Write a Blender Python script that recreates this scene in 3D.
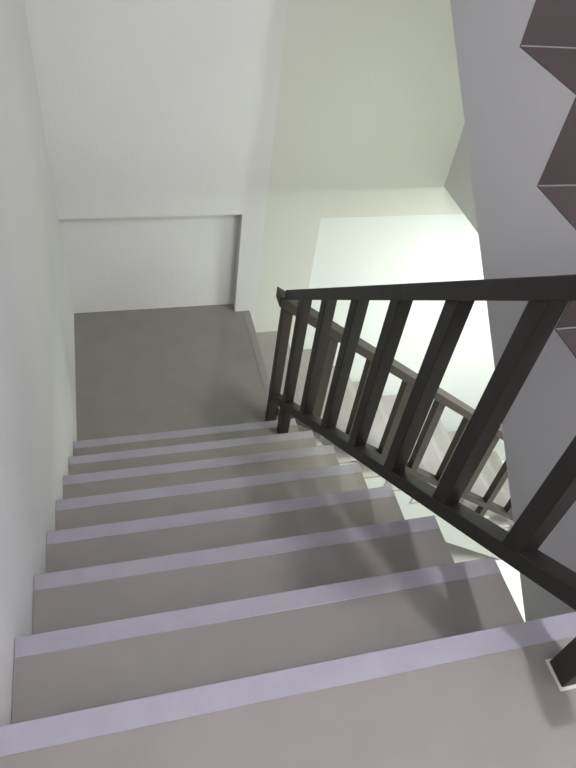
import bpy, bmesh, math
from mathutils import Vector, Matrix

for o in list(bpy.data.objects):
    bpy.data.objects.remove(o, do_unlink=True)
S = bpy.context.scene
C = bpy.context.scene.collection

# ------------------------------------------------------------------ camera
cam_data = bpy.data.cameras.new('camera')
cam = bpy.data.objects.new('camera', cam_data); C.objects.link(cam)
cr = Vector((0.9666201, -0.2278928, 0.1170914))
cu = Vector((0.0881701, 0.7249655, 0.6831187))
cf = Vector((0.2405651, 0.6499923, -0.7208595))
M = Matrix((cr, cu, -cf)).transposed().to_4x4()
M.translation = Vector((0.27414, -2.14292, 2.86309))
cam.matrix_world = M
cam_data.sensor_fit = 'VERTICAL'
cam_data.sensor_height = 24.0
cam_data.lens = 655.4045 / 768 * 24.0
cam_data.clip_start = 0.02
S.camera = cam

# ------------------------------------------------------------------ world and lights
w = bpy.data.worlds.new('world'); S.world = w; w.use_nodes = True
w.node_tree.nodes['Background'].inputs[0].default_value = (0.8, 0.8, 0.9, 1)
w.node_tree.nodes['Background'].inputs[1].default_value = 0.05

def area(name, loc, size, power, col, target):
    l = bpy.data.lights.new(name, 'AREA'); l.shape = 'RECTANGLE'
    l.size, l.size_y = size; l.energy = power; l.color = col
    o = bpy.data.objects.new(name, l); C.objects.link(o); o.location = loc
    d = Vector(target) - Vector(loc)
    o.rotation_euler = d.to_track_quat('-Z', 'Y').to_euler()
    return o
# round ceiling lamp over the upper floor, beside the foot of the upper flight
pl = bpy.data.lights.new('upper_lamp', 'POINT'); pl.energy = 137; pl.color = (0.93, 0.90, 1.0); pl.shadow_soft_size = 0.05
po = bpy.data.objects.new('upper_lamp', pl); C.objects.link(po); po.location = (1.38, -2.6, 4.25)
# two lamps under the lower hall's ceiling, then two added fill lights
area('hall_lamp', (3.8, -1.0, 0.92), (1.2, 0.5), 76, (0.95, 1.0, 0.93), (3.5, -0.7, -2))
area('hall_stair_lamp', (3.0, -0.15, 0.92), (0.5, 0.5), 64, (0.96, 1.0, 0.95), (2.9, -0.05, -2))
area('stair_fill', (1.80, -0.85, 1.62), (0.7, 0.7), 18, (0.95, 1.0, 0.87), (1.9, 0.6, 0.6))  # added fill under the upper flight, out of view, lifts the right wall
ql = bpy.data.lights.new('hall_fill', 'POINT'); ql.energy = 8; ql.color = (0.93, 1.0, 0.92); ql.shadow_soft_size = 0.42  # added fill hanging free in the hall, brightens the wall upwards
qo = bpy.data.objects.new('hall_fill', ql); C.objects.link(qo); qo.location = (3.05, 0.0, 0.30)

S.view_settings.view_transform = 'Standard'
S.view_settings.look = 'None'
S.view_settings.gamma = 1.0
S.view_settings.exposure = 0.15
S.view_settings.use_curve_mapping = False

# ------------------------------------------------------------------ helpers
def lin(c):
    return tuple(((v / 255) / 12.92 if v / 255 <= 0.04045 else ((v / 255 + 0.055) / 1.055) ** 2.4) for v in c) + (1,)

def material(name, rgb, rough=0.6, vary=0.05, scale=3.0, bump=0.0, bscale=60, spec=0.5, stretch=(1, 1, 1)):
    m = bpy.data.materials.new(name); m.use_nodes = True
    nt = m.node_tree; n = nt.nodes; b = n['Principled BSDF']
    tc = n.new('ShaderNodeTexCoord'); mp = n.new('ShaderNodeMapping')
    mp.inputs['Scale'].default_value = stretch
    nt.links.new(tc.outputs['Object'], mp.inputs['Vector'])
    nz = n.new('ShaderNodeTexNoise'); nz.inputs['Scale'].default_value = scale
    nz.inputs['Detail'].default_value = 6
    nt.links.new(mp.outputs[0], nz.inputs['Vector'])
    cr_ = n.new('ShaderNodeValToRGB')
    base = lin(rgb)
    cr_.color_ramp.elements[0].position = 0.3; cr_.color_ramp.elements[1].position = 0.7
    cr_.color_ramp.elements[0].color = tuple(v * (1 - vary) for v in base[:3]) + (1,)
    cr_.color_ramp.elements[1].color = tuple(min(1, v * (1 + vary)) for v in base[:3]) + (1,)
    nt.links.new(nz.outputs['Fac'], cr_.inputs['Fac'])
    nt.links.new(cr_.outputs[0], b.inputs['Base Color'])
    b.inputs['Roughness'].default_value = rough
    b.inputs['Specular IOR Level'].default_value = spec
    if bump:
        n2 = n.new('ShaderNodeTexNoise'); n2.inputs['Scale'].default_value = bscale
        n2.inputs['Detail'].default_value = 4
        nt.links.new(mp.outputs[0], n2.inputs['Vector'])
        bp = n.new('ShaderNodeBump'); bp.inputs['Strength'].default_value = bump
        bp.inputs['Distance'].default_value = 0.01
        nt.links.new(n2.outputs['Fac'], bp.inputs['Height'])
        nt.links.new(bp.outputs[0], b.inputs['Normal'])
    return m

PAINT = material('white_wall_paint', (206, 206, 205), 0.75, 0.03, 1.6, 0.12, 45, 0.3)
TINTED = material('light_tinted_wall', (202, 203, 195), 0.75, 0.02, 1.6, 0.10, 45, 0.3)  # greenish lamp tint right of the shadow edge, put into the wall colour
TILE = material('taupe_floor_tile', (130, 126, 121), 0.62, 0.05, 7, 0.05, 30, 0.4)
STRIP = material('pale_nosing_tile', (149, 147, 153), 0.35, 0.06, 14, 0.05, 60, 0.5)
DARKTILE = material('darker_step_tile', (70, 63, 61), 0.45, 0.05, 7, 0.05, 30, 0.4)  # darker brown than the tiles of the other flights
MUTED = material('muted_nosing_tile', (138, 135, 131), 0.4, 0.05, 14, 0.05, 60, 0.4)  # nosing tone kept close to the floor tile
BRIGHT = material('brighter_white_paint', (214, 218, 215), 0.75, 0.02, 1.6, 0.08, 45, 0.3)  # whiter than the main wall paint
LOWTILE = material('lit_taupe_tile', (152, 148, 145), 0.5, 0.05, 7, 0.05, 30, 0.4)  # taupe tile lightened: strong hall light on the lower flight put into its colour
LOWSTRIP = material('lit_nosing_tile', (158, 155, 152), 0.5, 0.05, 7, 0.05, 30, 0.4)  # nosing lightened along with its treads, hall light put into the colour
SEAL = material('white_joint_filler', (205, 200, 196), 0.6, 0.05, 20)
WOOD = material('dark_painted_rail', (40, 37, 33), 0.5, 0.10, 6, 0.10, 30, 0.4, (1, 1, 1))
WOOD2 = material('brown_painted_rail', (54, 48, 42), 0.5, 0.10, 6, 0.10, 30, 0.4, (1, 1, 1))
HALLTILE = material('pale_hall_tile', (228, 225, 220), 0.4, 0.04, 5, 0.0, 30, 0.4)
METAL = material('lamp_housing', (200, 200, 200), 0.4)
GLOW = bpy.data.materials.new('lamp_diffuser'); GLOW.use_nodes = True
GLOW.node_tree.nodes['Principled BSDF'].inputs['Emission Color'].default_value = (0.95, 0.95, 1, 1)
GLOW.node_tree.nodes['Principled BSDF'].inputs['Emission Strength'].default_value = 3.0

def box(bm, x0, x1, y0, y1, z0, z1):
    v = [bm.verts.new(p) for p in ((x0, y0, z0), (x1, y0, z0), (x1, y1, z0), (x0, y1, z0),
                                   (x0, y0, z1), (x1, y0, z1), (x1, y1, z1), (x0, y1, z1))]
    for f in ((3, 2, 1, 0), (4, 5, 6, 7), (0, 1, 5, 4), (1, 2, 6, 5), (2, 3, 7, 6), (3, 0, 4, 7)):
        bm.faces.new([v[i] for i in f])

def prism(bm, pts, a0, a1, axis):
    """extrude a closed outline (2D pts) along axis 'x' (pts = y,z) or 'y' (pts = x,z)."""
    mk = (lambda a, p: (a, p[0], p[1])) if axis == 'x' else (lambda a, p: (p[0], a, p[1]))
    A = [bm.verts.new(mk(a0, p)) for p in pts]; B = [bm.verts.new(mk(a1, p)) for p in pts]
    bm.faces.new(A); bm.faces.new(list(reversed(B)))
    n = len(pts)
    for i in range(n):
        bm.faces.new((A[i], B[i], B[(i + 1) % n], A[(i + 1) % n]))

def build(name, bm, mat, parent=None, bevel=0.0):
    bmesh.ops.recalc_face_normals(bm, faces=bm.faces[:])
    origin = Vector((0, 0, 0))
    if bm.verts and parent is None:
        xs = [v.co for v in bm.verts]
        origin = Vector((sum(v.x for v in xs) / len(xs), sum(v.y for v in xs) / len(xs), min(v.z for v in xs)))
    elif parent is not None:
        origin = world_loc(parent)
    bmesh.ops.translate(bm, vec=-origin, verts=bm.verts[:])
    me = bpy.data.meshes.new(name); bm.to_mesh(me); bm.free()
    me.materials.append(mat)
    o = bpy.data.objects.new(name, me); C.objects.link(o)
    if parent is None: o.location = origin
    else: o.parent = parent
    if bevel:
        md = o.modifiers.new('bevel', 'BEVEL'); md.width = bevel; md.segments = 2; md.limit_method = 'ANGLE'
    return o

def world_loc(o):
    p = Vector((0, 0, 0))
    while o is not None:
        p += o.location; o = o.parent
    return p

def bx(name, x0, x1, y0, y1, z0, z1, mat, parent=None, bevel=0.0):
    bm = bmesh.new(); box(bm, x0, x1, y0, y1, z0, z1); return build(name, bm, mat, parent, bevel)

def structure(o):
    o['kind'] = 'structure'; return o

def thing(name, label, cat, loc, group=None):
    o = bpy.data.objects.new(name, None); C.objects.link(o); o.location = loc
    o.empty_display_size = 0.1
    o['label'] = label; o['category'] = cat
    if group: o['group'] = group
    return o

# ------------------------------------------------------------------ dimensions
R, G = 0.2035, 0.25          # near and upper flights: rise, going
GC = 0.265                   # lower flight: going
W = 1.14                     # width of near flight, x = 0 .. W
XB = 1.203                    # open side of the upper flight
XR = 2.275                   # right wall of the stairwell
YB = 1.13                    # back wall
X0 = 1.12                    # landing edge, where the lower flight starts
YC = 0.10                    # open side of the lower flight
ZH = -2.24                   # hall floor
ZT = 4.55                    # ceiling
YN = -3.7                    # wall behind the viewer
T = 0.34                     # vertical depth of the slabs

# ------------------------------------------------------------------ structure
structure(bx('wall_left', -0.15, 0.0, YN, YB + 0.2, -2.4, ZT, PAINT))
# back wall with a sunk panel low on the left and another on the right
XP = 1.165
bm = bmesh.new()
box(bm, 0.0, 1.026, YB, YB + 0.2, 0.745, ZT)
box(bm, 1.026, XP, YB, YB + 0.2, ZH - 0.2, ZT)
box(bm, 0.0, 1.026, YB, YB + 0.2, ZH - 0.2, -0.02)
box(bm, 0.0, 1.026, 1.21, YB + 0.2, -0.02, 0.745)
structure(build('wall_back', bm, PAINT))
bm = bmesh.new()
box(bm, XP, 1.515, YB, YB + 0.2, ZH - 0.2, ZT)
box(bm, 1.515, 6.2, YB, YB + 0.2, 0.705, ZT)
structure(build('wall_back_right', bm, TINTED))
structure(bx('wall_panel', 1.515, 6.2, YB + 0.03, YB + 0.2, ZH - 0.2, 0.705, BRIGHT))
structure(bx('wall_right', XR, XR + 0.15, YN, YB, 0.903, ZT, PAINT))
structure(bx('wall_front', 0.0, 6.2, YN - 0.15, YN, ZH, ZT, PAINT))
structure(bx('wall_hall', 6.05, 6.2, YN, YB, ZH, 1.1, PAINT))
structure(bx('ceiling', 0.0, XR, YN, YB, ZT, ZT + 0.1, PAINT))
structure(bx('ceiling_hall', XR + 0.15, 6.2, YN, YB, 0.95, 1.1, PAINT))
structure(bx('floor_hall', 0.0, 6.2, YN, YB + 0.02, ZH - 0.15, ZH, HALLTILE))
# upper floor, where the viewer stands (tread height of the eighth riser)
bm = bmesh.new(); box(bm, 0.0, XR, YN, -7 * G, 8 * R - T, 8 * R - 0.012)
structure(build('floor_slab', bm, PAINT))
structure(bx('floor', 0.0, XR, YN, -7 * G + 0.01, 8 * R - 0.012, 8 * R, TILE))
structure(bx('trim_1', 0.0, W, -7 * G - 0.034, -7 * G + 0.0125, 8 * R - 0.010, 8 * R + 0.0015, STRIP))
# quarter landing
bm = bmesh.new(); box(bm, 0.0, X0, 0.0, YB, -0.25, -0.012); box(bm, 0.0, 1.026, YB, 1.21, -0.02, -0.012)
structure(build('landing_slab', bm, PAINT))
bm = bmesh.new(); box(bm, 0.0, X0, 0.0, YB, -0.012, 0.0); box(bm, 0.0, 1.026, YB, 1.21, -0.012, 0.0)
structure(build('floor_landing', bm, TILE))
structure(bx('trim_2', X0 - 0.04, X0 + 0.003, YC, YB, -0.012, 0.0015, MUTED))
# landing above the lower flight, at the head of the upper flight
structure(bx('floor_upper_landing', XB, XR, 0.0, YB, 16 * R - T, 16 * R - 0.062, PAINT))

# ------------------------------------------------------------------ flights
def flight_body(parent, prof, a0, a1, axis, mat=PAINT):
    bm = bmesh.new(); prism(bm, prof, a0, a1, axis); return build('side_wall', bm, mat, parent)

# near flight: treads k = 1..7 going down away from the viewer
F1 = thing('stair_flight', 'tiled flight of steps with pale nosing strips descending along the left wall', 'stairs', (W / 2, -0.9, 0))
prof = [(0.0, -0.012)]
for k in range(1, 8):
    prof += [(-(k - 1) * G - 0.012, (k - 1) * R - 0.012), (-(k - 1) * G - 0.012, k * R - 0.012)]
prof += [(-7 * G - 0.0, 7 * R - 0.012), (-7 * G - 0.0, 7 * R - 0.30), (-0.0, -0.25)]
flight_body(F1, prof[1:], 0.0015, W - 0.004, 'x')
for k in range(1, 8):
    y1 = -(k - 1) * G; y0 = y1 - G
    bm = bmesh.new()
    box(bm, 0.0015, W, y0, y1, k * R - 0.012, k * R)
    box(bm, 0.0015, W, y1 - 0.012, y1 - 0.002, (k - 1) * R, k * R - 0.012)
    s = build('step', bm, TILE, F1, 0.001)
    st = bx('nosing_strip', 0.0015, W, y1 - 0.042, y1 + 0.0025, k * R - 0.010, k * R + 0.0015, STRIP, s, 0.001)
    bx('joint_filler', 0.0015, 0.004, y0 + 0.001, y1 - 0.042, k * R, k * R + 0.002, MUTED, s)
# upper flight on the right, going up away from the viewer
F2 = thing('stair_flight', 'upper flight of dark brown steps at the right edge, above a plain grey side', 'stairs', (1.7, -1.75, 8 * R))
D = 0.062
E_ = 0.003
prof = []
for j in range(0, 8):
    zz = 8 * R if j == 0 else (8 + j) * R - D - E_
    prof += [(-7 * G + j * G + E_, zz), (-7 * G + j * G + E_, (9 + j) * R - D - E_)]
prof += [(0.06, 16 * R - D - E_), (0.06, 15 * R - 0.36), (-7 * G, 8 * R - 0.395), (-7 * G, 8 * R)]
flight_body(F2, prof, XB, XR - 0.002, 'x')
for j in range(0, 8):
    y0 = -7 * G + j * G; z0 = max(8 * R, (8 + j) * R - D); z1 = (9 + j) * R - D
    bm = bmesh.new()
    if j < 7: box(bm, XB, XR - 0.002, y0, y0 + G + E_, z1 - E_, z1)
    box(bm, XB, XR - 0.002, y0, y0 + E_, z0, z1 - (E_ if j < 7 else 0))
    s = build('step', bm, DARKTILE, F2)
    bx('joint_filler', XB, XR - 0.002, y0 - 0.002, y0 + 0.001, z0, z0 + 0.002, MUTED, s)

# lower flight going down to the right, along the back wall
F3 = thing('stair_flight', 'lower flight of steps seen through the balusters, descending right along the back wall', 'stairs', (X0 + 1.3, 0.6, ZH))
prof = []
for k in range(1, 11):
    x0 = X0 + (k - 1) * GC
    prof += [(x0 + 0.0, -k * R - 0.012), (x0 + GC - 0.0, -k * R - 0.012)]
prof += [(X0 + 10 * GC, ZH), (X0 + 9 * GC - 0.1, ZH), (X0, -R - 0.36)]
bm = bmesh.new(); prism(bm, prof, YC + 0.002, YB - 0.0015, 'y'); build('side_wall', bm, BRIGHT, F3)
for k in range(1, 11):
    x0 = X0 + (k - 1) * GC; z = -k * R
    bm = bmesh.new()
    box(bm, x0, x0 + GC, YC, YB - 0.0015, z - 0.012, z)
    box(bm, x0 - 0.001, x0 + 0.010, YC, YB - 0.0015, z, z + R - 0.012)
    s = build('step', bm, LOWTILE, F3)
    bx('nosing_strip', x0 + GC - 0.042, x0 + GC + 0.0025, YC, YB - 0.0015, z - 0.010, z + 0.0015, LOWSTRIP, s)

# ------------------------------------------------------------------ railings
def bar(name, p0, p1, wdt, hgt, mat, parent, axis, bevel=0.003, cap=True):
    """sloping bar; p0/p1 = bottom-centre ends with vertical ends; axis 'y' or 'x'."""
    bm = bmesh.new()
    if axis == 'y':
        prism(bm, [(p0[1], p0[2]), (p1[1], p1[2]), (p1[1], p1[2] + hgt), (p0[1], p0[2] + hgt)], p0[0] - wdt / 2, p0[0] + wdt / 2, 'x')
    else:
        prism(bm, [(p0[0], p0[2]), (p1[0], p1[2]), (p1[0], p1[2] + hgt), (p0[0], p0[2] + hgt)], p0[1] - wdt / 2, p0[1] + wdt / 2, 'y')
    return build(name, bm, mat, parent, bevel)

def post(name, x, y, sx, sy, z0, ztop, slope, axis, mat, parent):
    """upright with square section whose top (and foot) follow the rail slope."""
    bm = bmesh.new()
    zf = z0 if callable(z0) else (lambda t: z0)
    if axis == 'y':
        a, b = y - sy / 2, y + sy / 2
        prism(bm, [(a, zf(a)), (b, zf(b)), (b, ztop(b)), (a, ztop(a))], x - sx / 2, x + sx / 2, 'x')
    else:
        a, b = x - sx / 2, x + sx / 2
        prism(bm, [(a, zf(a)), (b, zf(b)), (b, ztop(b)), (a, ztop(a))], y - sy / 2, y + sy / 2, 'y')
    return build(name, bm, mat, parent, 0.002)

SA = R / G
nose = lambda y: R - SA * y
XA = 1.051
TB = 0.838; TH = 0.058; BB = 0.128; BH = 0.052
RA = thing('stair_railing', 'dark brown railing with square balusters along the open side of the near flight', 'railing', (XA, -0.9, 0.0))
ya, yb = -2.02, 0.104
topr = lambda t: nose(t) + TB - 0.006 - 0.011 * t
bar('top_rail', (XA, ya, topr(ya)), (XA, yb, topr(yb)), 0.068, TH, WOOD, RA, 'y')
bar('bottom_rail', (XA, ya, nose(ya) + BB), (XA, yb, nose(yb) + BB), 0.050, BH, WOOD, RA, 'y')
topf = lambda t: topr(t) + 0.001
botf = lambda t: nose(t) + BB + BH - 0.001
newel_y = -0.080
post('newel_post', XA, newel_y, 0.05, 0.05, R + 0.0015, lambda t: nose(t) + BB + 0.001, SA, 'y', WOOD, RA)
for i in range(8):
    y = newel_y - i * 0.2535
    post('baluster', XA, y, 0.044, 0.05, botf, topf, SA, 'y', WOOD, RA)
p = post('newel_post', XA, -1.845, 0.05, 0.05, 8 * R, lambda t: nose(t) + BB + 0.001, SA, 'y', WOOD, RA)
f_ = bx('foot_plate', XA - 0.030, XA + 0.030, -1.845 - 0.031, -1.845 + 0.029, 8 * R, 8 * R + 0.004, SEAL, RA)
f_['label'] = 'white filler around the foot of the post'

SC = R / GC
noseC = lambda x: -SC * (x - X0)
YR = 0.145
RC = thing('stair_railing', 'lower brown railing behind the near one, sloping down to the right beside the lower flight', 'railing', (X0 + 1.0, YR, 0.0))
xc = XA
xe = X0 + 9.6 * GC
CT = 0.815; CB = 0.075
bar('top_rail', (1.000, YR, noseC(1.000) + CT), (xe, YR, noseC(xe) + CT), 0.080, 0.062, WOOD2, RC, 'x')
bar('bottom_rail', (xc + 0.025, YR, noseC(xc + 0.025) + CB), (xe, YR, noseC(xe) + CB), 0.062, 0.058, WOOD2, RC, 'x')
post('newel_post', xc + 0.002, YR + 0.0, 0.05, 0.05, 0.0, lambda t: noseC(t) + CT + 0.001, SC, 'x', WOOD2, RC)
i = 0
x = 1.315
while x < xe - 0.03:
    i += 1
    if i == 7:      # carries the rail: runs down to the step
        post('newel_post', x, YR, 0.055, 0.055, -7 * R, lambda t: noseC(t) + CB + 0.001, SC, 'x', WOOD2, RC)
    post('baluster', x, YR, 0.055, 0.055, lambda t: noseC(t) + CB + 0.049, lambda t: noseC(t) + CT + 0.001, SC, 'x', WOOD2, RC)
    x += 0.2645
post('newel_post', xe - 0.03, YR, 0.05, 0.05, -10 * R, lambda t: noseC(t) + CB + 0.001, SC, 'x', WOOD2, RC)

# ------------------------------------------------------------------ lamp fittings (all above or beside the view)
def fitting(label, x, y, z0, z1, sx, sy):
    t = thing('ceiling_light', label, 'ceiling light', (x, y, z1))
    bx('housing', x - sx / 2, x + sx / 2, y - sy / 2, y + sy / 2, z0, z1, METAL, t, 0.004)
fitting('square ceiling light high above the upper floor', 1.38, -2.6, 4.46, ZT, 0.30, 0.30)
fitting('wide ceiling light in the lower hall', 3.8, -1.0, 0.925, 0.95, 1.2, 0.5)
fitting('square ceiling light above the lower flight in the hall', 3.0, -0.15, 0.925, 0.95, 0.5, 0.5)
